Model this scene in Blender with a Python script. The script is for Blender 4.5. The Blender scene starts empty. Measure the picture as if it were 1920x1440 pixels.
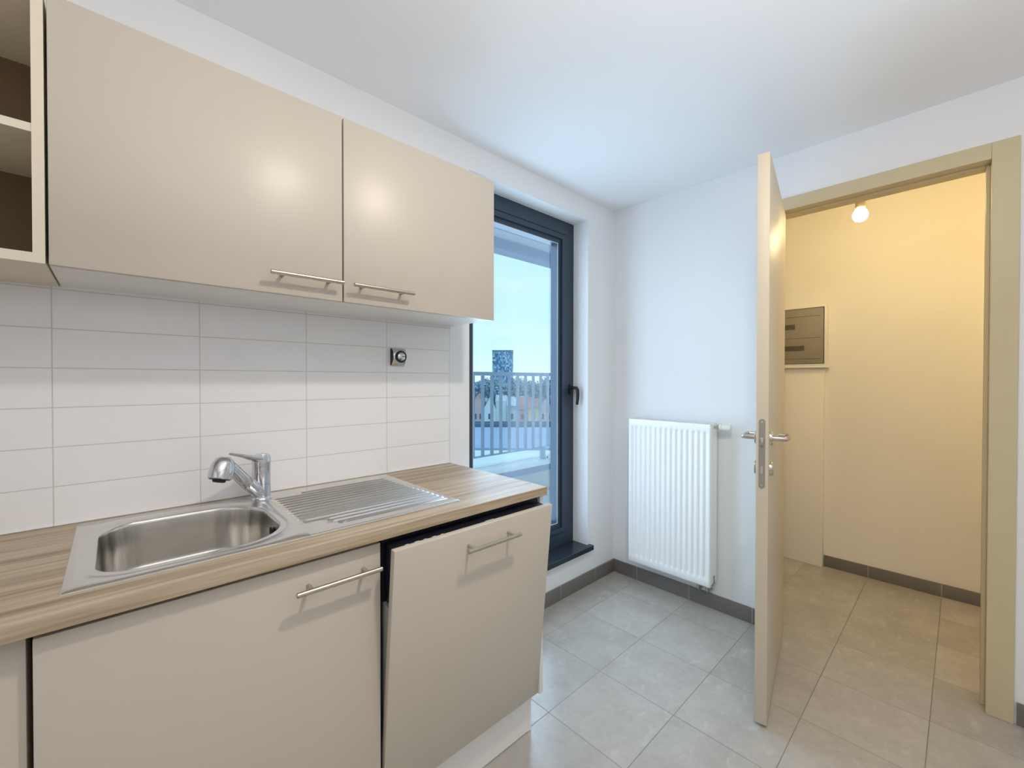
import bpy, bmesh, math, random
from mathutils import Vector, Matrix
random.seed(7)
PI = math.pi
sc = bpy.context.scene
COL = sc.collection

# ------------------------------------------------------------------ colours and materials
def lin(c):
    c = c / 255.0
    return c / 12.92 if c <= 0.04045 else ((c + 0.055) / 1.055) ** 2.4
def rgb(r, g, b): return (lin(r), lin(g), lin(b), 1.0)

def base_mat(name):
    m = bpy.data.materials.new(name); m.use_nodes = True
    nt = m.node_tree; nt.nodes.clear()
    out = nt.nodes.new('ShaderNodeOutputMaterial')
    b = nt.nodes.new('ShaderNodeBsdfPrincipled')
    nt.links.new(b.outputs[0], out.inputs[0])
    return m, nt, b, out

def vmath(nt, op, a, b=None, c=None):
    n = nt.nodes.new('ShaderNodeMath'); n.operation = op
    for i, v in enumerate((a, b, c)):
        if v is None: continue
        if isinstance(v, (int, float)): n.inputs[i].default_value = v
        else: nt.links.new(v, n.inputs[i])
    return n.outputs[0]

def mapped(nt, scale, src='Position'):
    g = nt.nodes.new('ShaderNodeNewGeometry') if src == 'Position' else nt.nodes.new('ShaderNodeTexCoord')
    mp = nt.nodes.new('ShaderNodeMapping'); mp.inputs['Scale'].default_value = scale
    nt.links.new(g.outputs[src], mp.inputs['Vector'])
    return mp.outputs['Vector']

def noise(nt, vec, scale, detail=3.0, rough=0.5, dist=0.0):
    n = nt.nodes.new('ShaderNodeTexNoise')
    n.inputs['Scale'].default_value = scale; n.inputs['Detail'].default_value = detail
    n.inputs['Roughness'].default_value = rough; n.inputs['Distortion'].default_value = dist
    nt.links.new(vec, n.inputs['Vector'])
    return n.outputs['Fac']

def ramp(nt, fac, stops):
    r = nt.nodes.new('ShaderNodeValToRGB'); nt.links.new(fac, r.inputs[0])
    e = r.color_ramp.elements
    while len(e) < len(stops): e.new(0.5)
    for i, (p, c) in enumerate(stops): e[i].position = p; e[i].color = c
    return r.outputs[0]

def mixc(nt, fac, a, b):
    n = nt.nodes.new('ShaderNodeMix'); n.data_type = 'RGBA'
    if isinstance(fac, (int, float)): n.inputs[0].default_value = fac
    else: nt.links.new(fac, n.inputs[0])
    for i, v in ((6, a), (7, b)):
        if isinstance(v, tuple): n.inputs[i].default_value = v
        else: nt.links.new(v, n.inputs[i])
    return n.outputs[2]

def bump(nt, b, height, strength, dist=0.002):
    n = nt.nodes.new('ShaderNodeBump'); n.inputs['Strength'].default_value = strength
    n.inputs['Distance'].default_value = dist
    nt.links.new(height, n.inputs['Height']); nt.links.new(n.outputs[0], b.inputs['Normal'])

def plain(name, col, rough=0.5, metal=0.0, var=0.03, scale=6.0, bumps=0.0, bscale=200.0, spec=0.5, coat=0.0):
    m, nt, b, out = base_mat(name)
    f = noise(nt, mapped(nt, (1, 1, 1)), scale, 3)
    lo = tuple(max(0, x * (1 - var)) for x in col[:3]) + (1,)
    hi = tuple(min(1, x * (1 + var)) for x in col[:3]) + (1,)
    nt.links.new(ramp(nt, f, [(0.3, lo), (0.7, hi)]), b.inputs['Base Color'])
    b.inputs['Roughness'].default_value = rough; b.inputs['Metallic'].default_value = metal
    b.inputs['Specular IOR Level'].default_value = spec
    b.inputs['Coat Weight'].default_value = coat
    if bumps: bump(nt, b, noise(nt, mapped(nt, (1, 1, 1)), bscale, 2), bumps, 0.001)
    return m

def emit_mat(name, col, strength):
    m, nt, b, out = base_mat(name)
    b.inputs['Base Color'].default_value = (0.9, 0.9, 0.9, 1)
    b.inputs['Emission Color'].default_value = col
    b.inputs['Emission Strength'].default_value = strength
    return m

def gridline(nt, coord, origin, pitch, half):
    """1 on a joint line, 0 elsewhere, along one world coordinate"""
    u = vmath(nt, 'DIVIDE', vmath(nt, 'SUBTRACT', coord, origin), pitch)
    d = vmath(nt, 'ABSOLUTE', vmath(nt, 'SUBTRACT', u, vmath(nt, 'ROUND', u)))
    return vmath(nt, 'LESS_THAN', vmath(nt, 'MULTIPLY', d, pitch), half), vmath(nt, 'FLOOR', u)

def sepxyz(nt):
    g = nt.nodes.new('ShaderNodeNewGeometry'); s = nt.nodes.new('ShaderNodeSeparateXYZ')
    nt.links.new(g.outputs['Position'], s.inputs[0]); return s.outputs

def tile_mat(name, axes, orig, pitch, half, tile, grout, rough, tvar=0.06, mottled=True, bumpy=0.25):
    m, nt, b, out = base_mat(name)
    xyz = sepxyz(nt)
    la, fa = gridline(nt, xyz[axes[0]], orig[0], pitch[0], half)
    lb, fb = gridline(nt, xyz[axes[1]], orig[1], pitch[1], half)
    line = vmath(nt, 'MAXIMUM', la, lb)
    c = nt.nodes.new('ShaderNodeCombineXYZ'); nt.links.new(fa, c.inputs[0]); nt.links.new(fb, c.inputs[1])
    w = nt.nodes.new('ShaderNodeTexWhiteNoise'); w.noise_dimensions = '2D'; nt.links.new(c.outputs[0], w.inputs['Vector'])
    n1 = noise(nt, mapped(nt, (1, 1, 1)), 7.0 if mottled else 2.0, 5, 0.6, 0.25)
    n2 = noise(nt, mapped(nt, (1, 1, 1)), 38.0, 4, 0.6)
    f = vmath(nt, 'ADD', vmath(nt, 'MULTIPLY', n1, 0.55), vmath(nt, 'MULTIPLY', n2, 0.25))
    f = vmath(nt, 'ADD', f, vmath(nt, 'MULTIPLY', w.outputs[0], 0.2))
    lo = tuple(x * (1 - tvar) for x in tile[:3]) + (1,); hi = tuple(min(1, x * (1 + tvar)) for x in tile[:3]) + (1,)
    tc = ramp(nt, f, [(0.3, lo), (0.7, hi)])
    if mottled:                              # pale scuffs in the surface
        n3 = noise(nt, mapped(nt, (9, 16, 9)), 1.0, 6, 0.7, 0.5)
        tc = mixc(nt, ramp(nt, n3, [(0.56, (0, 0, 0, 1)), (0.75, (0.45, 0.45, 0.45, 1))]), tc, tuple(min(1, x * 1.45) for x in tile[:3]) + (1,))
        b.inputs['Specular IOR Level'].default_value = 0.65
    nt.links.new(mixc(nt, line, tc, grout), b.inputs['Base Color'])
    r = vmath(nt, 'ADD', vmath(nt, 'MULTIPLY', line, 0.35), rough)
    if mottled: r = vmath(nt, 'ADD', r, vmath(nt, 'MULTIPLY', vmath(nt, 'SUBTRACT', n1, 0.5), 0.12))
    nt.links.new(r, b.inputs['Roughness'])
    h = vmath(nt, 'SUBTRACT', vmath(nt, 'MULTIPLY', n2, 0.15), line)
    bump(nt, b, h, bumpy, 0.0015)
    return m

def wood_mat(name):
    m, nt, b, out = base_mat(name)
    v = mapped(nt, (1.5, 38, 38))
    n1 = noise(nt, v, 1.0, 5, 0.6, 0.6)
    n2 = noise(nt, mapped(nt, (5, 150, 150)), 1.0, 3, 0.6, 0.2)
    n3 = noise(nt, mapped(nt, (0.8, 6, 6)), 1.0, 2, 0.5)
    f = vmath(nt, 'ADD', vmath(nt, 'MULTIPLY', n1, 0.6), vmath(nt, 'ADD', vmath(nt, 'MULTIPLY', n2, 0.2), vmath(nt, 'MULTIPLY', n3, 0.2)))
    c = ramp(nt, f, [(0.34, rgb(122, 101, 78)), (0.46, rgb(159, 140, 115)), (0.55, rgb(181, 163, 139)), (0.67, rgb(200, 185, 163))])
    nt.links.new(c, b.inputs['Base Color'])
    b.inputs['Roughness'].default_value = 0.46; b.inputs['Specular IOR Level'].default_value = 0.4
    bump(nt, b, n2, 0.08, 0.0006)
    return m

def steel_mat(name, col, rough, brush=(1, 1, 1), bs=0.0):
    m, nt, b, out = base_mat(name)
    f = noise(nt, mapped(nt, brush), 8.0, 4)
    lo = tuple(x * 0.93 for x in col[:3]) + (1,)
    nt.links.new(ramp(nt, f, [(0.3, lo), (0.7, col)]), b.inputs['Base Color'])
    b.inputs['Metallic'].default_value = 1.0
    nt.links.new(vmath(nt, 'ADD', vmath(nt, 'MULTIPLY', f, 0.08), rough - 0.04), b.inputs['Roughness'])
    if bs: bump(nt, b, f, bs, 0.0004)
    return m

def glass_mat(name, tint, gloss):
    m = bpy.data.materials.new(name); m.use_nodes = True
    nt = m.node_tree; nt.nodes.clear()
    out = nt.nodes.new('ShaderNodeOutputMaterial')
    t = nt.nodes.new('ShaderNodeBsdfTransparent'); t.inputs[0].default_value = tint
    g = nt.nodes.new('ShaderNodeBsdfGlossy'); g.inputs['Roughness'].default_value = 0.02
    fr = nt.nodes.new('ShaderNodeFresnel'); fr.inputs[0].default_value = 1.45
    mx = nt.nodes.new('ShaderNodeMixShader')
    # a few dried specks on the pane
    f = noise(nt, mapped(nt, (1, 1, 1)), 60.0, 2)
    sp = vmath(nt, 'MULTIPLY', vmath(nt, 'GREATER_THAN', f, 0.77), 0.0)
    nt.links.new(vmath(nt, 'MULTIPLY', vmath(nt, 'ADD', fr.outputs[0], sp), gloss), mx.inputs[0])
    nt.links.new(t.outputs[0], mx.inputs[1]); nt.links.new(g.outputs[0], mx.inputs[2])
    nt.links.new(mx.outputs[0], out.inputs[0])
    return m

def tower_mat(name):
    m, nt, b, out = base_mat(name)
    g = nt.nodes.new('ShaderNodeNewGeometry'); s = nt.nodes.new('ShaderNodeSeparateXYZ')
    nt.links.new(g.outputs['Position'], s.inputs[0])
    u = vmath(nt, 'SUBTRACT', s.outputs[0], s.outputs[1])
    cu = vmath(nt, 'FLOOR', vmath(nt, 'DIVIDE', u, 1.35)); cz = vmath(nt, 'FLOOR', vmath(nt, 'DIVIDE', s.outputs[2], 1.7))
    c = nt.nodes.new('ShaderNodeCombineXYZ'); nt.links.new(cu, c.inputs[0]); nt.links.new(cz, c.inputs[1])
    w = nt.nodes.new('ShaderNodeTexWhiteNoise'); w.noise_dimensions = '2D'; nt.links.new(c.outputs[0], w.inputs['Vector'])
    nt.links.new(ramp(nt, w.outputs[0], [(0.25, rgb(72, 120, 160)), (0.6, rgb(130, 175, 205)), (0.9, rgb(185, 220, 238))]), b.inputs['Base Color'])
    b.inputs['Roughness'].default_value = 0.7
    return m

M = {}
M['wall'] = plain('white_wall_paint', rgb(234, 235, 237), 0.85, var=0.012, scale=2.0, bumps=0.05, bscale=320)
M['ceil'] = plain('white_ceiling_paint', rgb(236, 237, 239), 0.9, var=0.012, scale=1.5, bumps=0.05, bscale=260)
M['hallwall'] = plain('hall_wall_paint', rgb(236, 232, 222), 0.85, var=0.012, scale=2.0, bumps=0.05, bscale=320)
M['floor'] = tile_mat('grey_floor_tile', (0, 1), (-0.557, -0.518), (0.3385, 0.337), 0.0015, rgb(172, 168, 161), rgb(126, 123, 118), 0.24, 0.15)
M['skirt_x'] = tile_mat('skirting_tile_x', (0, 2), (-0.557, -1.0), (0.3385, 3.0), 0.0018, rgb(116, 110, 107), rgb(168, 165, 160), 0.4, 0.08)
M['skirt_y'] = tile_mat('skirting_tile_y', (1, 2), (-0.518, -1.0), (0.337, 3.0), 0.0018, rgb(116, 110, 107), rgb(168, 165, 160), 0.4, 0.08)
M['backsplash'] = tile_mat('white_backsplash_tile', (0, 2), (-1.644, 0.906), (0.307, 0.1018), 0.0013, rgb(238, 238, 240), rgb(206, 204, 200), 0.16, 0.015, False, 0.5)
M['cab'] = plain('cream_cabinet_laminate', rgb(197, 188, 175), 0.36, var=0.012, scale=3.0, bumps=0.02, bscale=120, spec=0.5)
M['cabedge'] = plain('pale_laminate_edge', rgb(222, 212, 192), 0.4, var=0.01)
M['carcass'] = plain('white_carcass_board', rgb(236, 234, 231), 0.45, var=0.012)
M['shelfdark'] = plain('shade_painted_board', rgb(98, 78, 48), 0.6, var=0.06, scale=20)  # brown puts the shade inside the open shelves into the board colour
M['wood'] = wood_mat('washed_oak_laminate')
M['steel'] = steel_mat('brushed_sink_steel', rgb(222, 219, 214), 0.22, (2, 30, 2))
M['bar'] = steel_mat('satin_nickel_handle', rgb(200, 192, 178), 0.28, (1, 1, 1))
M['chrome'] = steel_mat('polished_chrome', rgb(214, 216, 220), 0.09)
M['darkrubber'] = plain('dark_rubber', rgb(28, 28, 32), 0.5)
M['frame'] = plain('anthracite_window_frame', rgb(46, 60, 76), 0.38, var=0.04, scale=4)
M['gasket'] = plain('black_gasket', rgb(18, 24, 32), 0.5)
M['spacer'] = plain('pale_grey_glazing_gasket', rgb(176, 190, 202), 0.5)
M['glass'] = glass_mat('window_glass', (0.985, 0.995, 1.0, 1), 0.2)
M['stone'] = plain('dark_bluestone_sill', rgb(40, 48, 56), 0.22, var=0.15, scale=25)
M['rad'] = plain('white_radiator_enamel', rgb(249, 250, 251), 0.3, var=0.006)
M['plastic'] = plain('white_plastic', rgb(232, 230, 222), 0.4, var=0.01)
M['doorp'] = plain('cream_door_paint', rgb(208, 197, 176), 0.45, var=0.012, scale=3, bumps=0.03, bscale=150, spec=0.35)
M['casing'] = plain('cream_casing_paint', rgb(204, 190, 156), 0.45, var=0.012, scale=3)
M['lockplate'] = plain('satin_lock_plate', rgb(158, 152, 144), 0.4, metal=0.35, var=0.03)
M['lever'] = steel_mat('satin_aluminium_lever', rgb(214, 208, 198), 0.2)
M['dwblack'] = plain('black_dishwasher_plastic', rgb(24, 27, 38), 0.3, var=0.05)
M['dwgrey'] = plain('grey_dishwasher_liner', rgb(150, 148, 142), 0.4, var=0.03)
M['icon'] = plain('pale_control_icon', rgb(190, 192, 196), 0.5)
M['smoked'] = plain('smoked_panel_door', rgb(142, 134, 120), 0.42, var=0.05, scale=10)
M['smokedark'] = plain('dark_breaker_row', rgb(82, 78, 66), 0.4, var=0.1, scale=30)
M['bulb'] = emit_mat('glowing_bulb', (1.0, 0.76, 0.39, 1), 185.0)
M['socket'] = plain('grey_lamp_socket', rgb(150, 140, 112), 0.5)
M['rail'] = plain('grey_blue_rail_paint', rgb(158, 180, 206), 0.5, var=0.03)
M['coping'] = plain('pale_metal_coping', rgb(242, 246, 248), 0.45, var=0.02, scale=3)
M['render'] = plain('pale_outdoor_render', rgb(214, 214, 214), 0.9, var=0.03)
M['soffit'] = plain('grey_balcony_soffit', rgb(206, 214, 230), 0.9, var=0.03)
M['beam'] = plain('blue_grey_beam', rgb(146, 168, 200), 0.9, var=0.03)
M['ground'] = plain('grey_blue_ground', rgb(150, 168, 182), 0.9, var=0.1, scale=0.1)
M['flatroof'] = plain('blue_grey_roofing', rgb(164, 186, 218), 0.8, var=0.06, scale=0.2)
M['palegravel'] = plain('pale_gravel_roofing', rgb(232, 242, 242), 0.9, var=0.08, scale=0.6)
M['darkedge'] = plain('dark_roof_edge', rgb(84, 108, 132), 0.7)
M['tower'] = tower_mat('tower_facade')
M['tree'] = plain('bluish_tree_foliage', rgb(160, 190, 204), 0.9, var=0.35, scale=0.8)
M['trunk'] = plain('tree_bark', rgb(84, 96, 104), 0.9)
M['winglass'] = plain('dark_house_window', rgb(80, 104, 124), 0.3)
M['cord'] = plain('black_cord', rgb(60, 55, 45), 0.6)

# ------------------------------------------------------------------ building helpers
def tag(o, label=None, cat=None, group=None, kind=None):
    if label: o['label'] = label
    if cat: o['category'] = cat
    if group: o['group'] = group
    if kind: o['kind'] = kind
    return o

def empty(name, loc, label, cat, group=None, kind=None):
    o = bpy.data.objects.new(name, None); COL.objects.link(o)
    o.location = loc; o.empty_display_size = 0.05
    return tag(o, label, cat, group, kind)

ORIGIN = {}
def worldloc(o):
    p = Vector((0, 0, 0))
    while o is not None: p = p + o.location; o = o.parent
    return p

class MB:
    def __init__(s): s.bm = bmesh.new(); s.xf = None
    def _new(s, fn):
        old = set(s.bm.verts); fn(); nv = [v for v in s.bm.verts if v not in old]
        if s.xf is not None: bmesh.ops.transform(s.bm, matrix=s.xf, verts=nv)
        return nv
    def box(s, x0, x1, y0, y1, z0, z1, bev=0.0, seg=2, only=None):
        def f():
            vs = [s.bm.verts.new((x, y, z)) for x in (x0, x1) for y in (y0, y1) for z in (z0, z1)]
            F = [(0, 1, 3, 2), (4, 6, 7, 5), (0, 4, 5, 1), (2, 3, 7, 6), (0, 2, 6, 4), (1, 5, 7, 3)]
            fs = [s.bm.faces.new([vs[i] for i in q]) for q in F]
            if bev:
                es = list({e for q in fs for e in q.edges})
                bmesh.ops.bevel(s.bm, geom=es, offset=bev, segments=seg, affect='EDGES', profile=0.5)
        s._new(f); return s
    def prism(s, pts, axis, a, b, bev=0.0):
        """polygon pts in the two other axes (in x,y,z order), extruded along axis from a to b"""
        def mk(p, t):
            if axis == 0: return (t, p[0], p[1])
            if axis == 1: return (p[0], t, p[1])
            return (p[0], p[1], t)
        def f():
            A = [s.bm.verts.new(mk(p, a)) for p in pts]; B = [s.bm.verts.new(mk(p, b)) for p in pts]
            n = len(pts); fs = [s.bm.faces.new(A), s.bm.faces.new(B[::-1])]
            for i in range(n): s.bm.faces.new((A[i], B[i], B[(i + 1) % n], A[(i + 1) % n]))
            if bev:
                es = list({e for q in fs for e in q.edges})
                bmesh.ops.bevel(s.bm, geom=es, offset=bev, segments=2, affect='EDGES', profile=0.5)
        s._new(f); return s
    def tube(s, path, r, seg=16, caps=True):
        """swept round tube along a path; r a number or one per point"""
        P = [Vector(p) for p in path]
        R = r if isinstance(r, (list, tuple)) else [r] * len(P)
        def f():
            rings = []; up = None
            for i, p in enumerate(P):
                d = (P[min(i + 1, len(P) - 1)] - P[max(i - 1, 0)]).normalized()
                if up is None:
                    up = Vector((0, 0, 1)) if abs(d.z) < 0.9 else Vector((1, 0, 0))
                a = d.cross(up).normalized(); c = a.cross(d).normalized(); up = c
                rings.append([s.bm.verts.new(p + a * (R[i] * math.cos(2 * PI * k / seg)) + c * (R[i] * math.sin(2 * PI * k / seg))) for k in range(seg)])
            for i in range(len(rings) - 1):
                for k in range(seg):
                    s.bm.faces.new((rings[i][k], rings[i][(k + 1) % seg], rings[i + 1][(k + 1) % seg], rings[i + 1][k]))
            if caps: s.bm.faces.new(rings[0][::-1]); s.bm.faces.new(rings[-1])
        s._new(f); return s
    def lathe(s, prof, c, axis=(0, 0, 1), seg=32):
        """profile of (radius, height) pairs turned about axis through c"""
        ax = Vector(axis).normalized(); u = ax.cross(Vector((0, 0, 1)) if abs(ax.z) < 0.9 else Vector((1, 0, 0))).normalized(); w = ax.cross(u)
        c = Vector(c)
        def f():
            rings = []
            for r, h in prof:
                if r < 1e-6: rings.append([s.bm.verts.new(c + ax * h)])
                else: rings.append([s.bm.verts.new(c + ax * h + u * (r * math.cos(2 * PI * k / seg)) + w * (r * math.sin(2 * PI * k / seg))) for k in range(seg)])
            for A, B in zip(rings, rings[1:]):
                for k in range(seg):
                    k2 = (k + 1) % seg
                    if len(A) == 1 and len(B) == 1: continue
                    if len(A) == 1: s.bm.faces.new((A[0], B[k2], B[k]))
                    elif len(B) == 1: s.bm.faces.new((A[k], A[k2], B[0]))
                    else: s.bm.faces.new((A[k], A[k2], B[k2], B[k]))
            if len(rings[0]) > 1: s.bm.faces.new(rings[0][::-1])
            if len(rings[-1]) > 1: s.bm.faces.new(rings[-1])
        s._new(f); return s
    def build(s, name, mat, parent=None, origin=None, smooth=True, angle=35, recalc=True):
        bm = s.bm
        if recalc: bmesh.ops.recalc_face_normals(bm, faces=bm.faces[:])
        if parent is not None: off = worldloc(parent)
        elif origin is not None: off = Vector(origin)
        else:
            xs = [v.co for v in bm.verts]
            off = Vector(((min(v.x for v in xs) + max(v.x for v in xs)) / 2, (min(v.y for v in xs) + max(v.y for v in xs)) / 2, min(v.z for v in xs)))
        bmesh.ops.translate(bm, verts=bm.verts[:], vec=-off)
        if smooth:
            for f in bm.faces: f.smooth = True
            for e in bm.edges:
                if len(e.link_faces) == 2 and e.calc_face_angle(0) > math.radians(angle): e.smooth = False
        me = bpy.data.meshes.new(name); bm.to_mesh(me); bm.free()
        me.materials.append(mat)
        o = bpy.data.objects.new(name, me); COL.objects.link(o)
        if parent is not None: o.parent = parent
        else: o.location = off
        return o

def struct(name, mb, mat, label, cat, **k):
    return tag(mb.build(name, mat, **k), label, cat, kind='structure')

# ------------------------------------------------------------------ the room shell
H = 2.405
WX0, WX1, WZ0, WZ1 = -1.22, -0.291, 0.222, 2.277        # balcony window opening
WT = 0.30
XL, YF = -4.6, -3.5
struct('floor', MB().box(XL - 0.1, 1.3, YF - 0.1, 0.0, -0.06, 0.0), M['floor'], 'grey square floor tiles running through kitchen and hallway', 'floor')
struct('ceiling', MB().box(XL - 0.1, 0.0, YF - 0.1, 0.0, H, H + 0.08), M['ceil'], 'plain white kitchen ceiling', 'ceiling')
w = MB()
w.box(XL, WX0, 0, 0.191, -0.06, 2.75); w.box(WX1, 0.12, 0, 0.191, -0.06, 2.75)
w.box(WX0, WX1, 0, 0.191, -0.06, WZ0); w.box(WX0, WX1, 0, 0.191, WZ1, 2.75)
w.box(XL, WX0 - 0.03, 0.191, WT, -0.06, 2.75); w.box(WX1 + 0.07, 0.12, 0.191, WT, -0.06, 2.75)      # outer rebate
w.box(WX0 - 0.03, WX1 + 0.07, 0.191, WT, -0.06, WZ0); w.box(WX0 - 0.03, WX1 + 0.07, 0.191, WT, WZ1 + 0.07, 2.75)
struct('wall_left', w, M['wall'], 'white wall holding the kitchen units and the balcony window', 'wall', smooth=False)
DY0, DY1, DZ = -0.934, -1.690, 2.140                     # doorway opening in the back wall
w = MB()
w.box(0, 0.12, DY0, 0, -0.06, H + 0.3); w.box(0, 0.12, YF, DY1, -0.06, H + 0.3); w.box(0, 0.12, DY1, DY0, DZ, H + 0.3)
struct('wall_back', w, M['wall'], 'white wall with radiator and open doorway', 'wall', smooth=False)
struct('wall_right', MB().box(XL, 0.12, YF - 0.1, YF, -0.06, H + 0.3), M['wall'], 'white wall opposite the kitchen units', 'wall')
struct('wall_front', MB().box(XL - 0.1, XL, YF, WT, -0.06, H + 0.3), M['wall'], 'white wall behind the viewpoint', 'wall')
# hallway
HX = 1.125
struct('wall_hall', MB().box(HX, HX + 0.1, -2.8, 0.1, -0.06, 2.7), M['hallwall'], 'cream lit hallway wall seen through the doorway', 'wall')
struct('wall_hall_left', MB().box(0.12, HX, 0.0, 0.1, -0.06, 2.7), M['hallwall'], 'hallway end wall hidden behind the door', 'wall')
struct('wall_hall_right', MB().box(0.12, HX, -2.9, -2.8, -0.06, 2.7), M['hallwall'], 'hallway wall to the right beyond the doorway', 'wall')
struct('ceiling_hall', MB().box(0.12, HX, -2.8, 0.0, 2.56, 2.62), M['hallwall'], 'hallway ceiling above the bare bulb', 'ceiling')
# skirting
SK, ST = 0.082, 0.010
struct('baseboard_left', MB().box(-1.32, -ST, -ST, 0, 0, SK, 0.0015), M['skirt_x'], 'grey tile skirting under the balcony window', 'skirting')
struct('baseboard_back', MB().box(-ST, 0, -0.874, 0, 0, SK, 0.0015), M['skirt_y'], 'grey tile skirting under the radiator', 'skirting')
struct('baseboard_right', MB().box(-ST, 0, YF, -1.752, 0, SK, 0.0015), M['skirt_y'], 'short grey tile skirting right of the doorway', 'skirting')
struct('baseboard_hall', MB().box(HX - ST, HX, -2.8, -0.957, 0, SK - 0.006, 0.0015), M['skirt_y'], 'brown tile skirting along the hallway wall', 'skirting')
# tiled splashback
XE = -1.335
struct('trim_1', MB().box(-3.3, XE, -0.006, 0, 0.86, 1.56), M['backsplash'], 'white rectangular wall tiles behind the worktop', 'tiles')

struct('trim_2', MB().box(-3.3, XE, -0.0115, -0.0062, 0.9062, 0.9115, 0.0015), M['backsplash'], 'thin white sealant line between worktop and wall tiles', 'sealant')

# ------------------------------------------------------------------ balcony window
def ring(mb, x0, x1, z0, z1, t, y0, y1, bev=0.0):
    """mitred rectangular frame of face width t"""
    def f():
        out = [(x0, z0), (x1, z0), (x1, z1), (x0, z1)]; inn = [(x0 + t, z0 + t), (x1 - t, z0 + t), (x1 - t, z1 - t), (x0 + t, z1 - t)]
        V = lambda p, y: mb.bm.verts.new((p[0], y, p[1]))
        A = [V(p, y0) for p in out]; B = [V(p, y0) for p in inn]; C = [V(p, y1) for p in out]; D = [V(p, y1) for p in inn]
        for i in range(4):
            j = (i + 1) % 4
            mb.bm.faces.new((A[i], A[j], B[j], B[i])); mb.bm.faces.new((C[j], C[i], D[i], D[j]))
            mb.bm.faces.new((B[i], B[j], D[j], D[i])); mb.bm.faces.new((A[j], A[i], C[i], C[j]))
    mb._new(f); return mb
win = empty('window_1', ((WX0 + WX1) / 2, 0.15, WZ0 + 0.02), 'tall dark grey framed balcony window right of the cabinets', 'window', kind='structure')
fz0 = 0.243
m = MB(); ring(m, WX0 - 0.03, WX1 + 0.0, fz0, WZ1, 0.080, 0.115, 0.19)
fr = m.build('frame', M['frame'], win, smooth=False)
m = MB(); ring(m, WX0 + 0.050, WX1 - 0.080, fz0 + 0.080, WZ1 - 0.080, 0.006, 0.119, 0.185)
m.build('gasket', M['gasket'], win, smooth=False)
m = MB(); ring(m, WX0 + 0.056, WX1 - 0.086, fz0 + 0.086, WZ1 - 0.086, 0.030, 0.110, 0.185)
sash = m.build('sash', M['frame'], win, smooth=False)
m = MB(); ring(m, WX0 + 0.086, WX1 - 0.116, fz0 + 0.116, WZ1 - 0.116, 0.030, 0.122, 0.18)
m.build('glazing_bead', M['frame'], sash, smooth=False)
m = MB(); ring(m, WX0 + 0.1145, WX1 - 0.1445, fz0 + 0.1445, WZ1 - 0.1445, 0.0045, 0.1215, 0.1235)
m.build('spacer_bar', M['spacer'], sash, smooth=False)
MB().box(WX0 + 0.10, WX1 - 0.13, 0.152, 0.158, fz0 + 0.13, WZ1 - 0.13).build('glass_pane', M['glass'], win)
m = MB()
m.prism([(-0.019 * math.cos(a) - 0.325, 1.222 + (0.034 if abs(math.sin(a)) >= 0 else 0) * math.sin(a)) for a in [2 * PI * k / 24 for k in range(24)]], 1, 0.103, 0.116, 0.003)
m.tube([(-0.325, 0.108, 1.232), (-0.325, 0.075, 1.234), (-0.323, 0.063, 1.231), (-0.321, 0.057, 1.220), (-0.320, 0.055, 1.190), (-0.320, 0.057, 1.160), (-0.320, 0.062, 1.128)],
       [0.010, 0.010, 0.011, 0.011, 0.010, 0.009, 0.008], 14)
tag(m.build('window_handle', M['gasket'], win), 'dark lever handle pointing down')
m = MB()
m.box(WX0 + 0.001, WX1 - 0.001, -0.001, 0.116, WZ0 + 0.0, 0.248); m.box(WX0 - 0.03, WX1 + 0.022, -0.034, -0.0005, WZ0 + 0.0, 0.252, 0.003)
m.build('window_sill', M['stone'], win, smooth=False)

# ------------------------------------------------------------------ bar handles (shared by the cabinet doors)
def bar_handle(x0, x1, y, z, parent, out=0.034, r=0.006, posts=(0.035, 0.035)):
    """satin bar in front of a face at y, running along x"""
    h = MB(); yb = y - out
    h.lathe([(r - 0.0012, 0), (r, 0.0012), (r, x1 - x0 - 0.0012), (r - 0.0012, x1 - x0)], (x0, yb, z), (1, 0, 0), 18)
    for px in (x0 + posts[0], x1 - posts[1]):
        h.lathe([(0.0045, 0), (0.0045, out)], (px, y, z), (0, -1, 0), 14)
    return h.build('handle', M['bar'], parent)

# ------------------------------------------------------------------ hanging cabinets
UB, UT, UY = 1.522, 2.079, -0.314
def carcass_mb(x0, x1, yb, yf, z0, z1, t=0.016, solid_top=True):
    c = MB()
    c.box(x0, x0 + t, yf, yb, z0, z1); c.box(x1 - t, x1, yf, yb, z0, z1)
    c.box(x0 + t, x1 - t, yf, yb, z0, z0 + t)
    if solid_top: c.box(x0 + t, x1 - t, yf, yb, z1 - t, z1)
    c.box(x0 + t, x1 - t, yb - 0.006, yb, z0 + t, z1 - (t if solid_top else 0))
    return c
def hanging(x0, x1, hx0, hx1, label):
    t = empty('hanging_cabinet', ((x0 + x1) / 2, -0.15, UB), label, 'cabinet', 'cream flap cabinets above the worktop')
    carcass_mb(x0, x1, -0.0065, UY + 0.020, UB + 0.003, UT).build('carcass', M['carcass'], t, smooth=False)
    d = MB().box(x0 + 0.0018, x1 - 0.0018, UY, UY + 0.018, UB - 0.001, UT - 0.001, 0.0012).build('door', M['cab'], t)
    bar_handle(hx0, hx1, UY, UB + 0.049, d)
    return t
hanging(-2.548, -1.9415, -2.146, -1.951, 'cream wall cupboard next to the open shelves, bar handle at its lower right corner')
hanging(-1.9405, XE, -1.921, -1.716, 'cream wall cupboard beside the balcony window, bar handle at its lower left corner')
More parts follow.
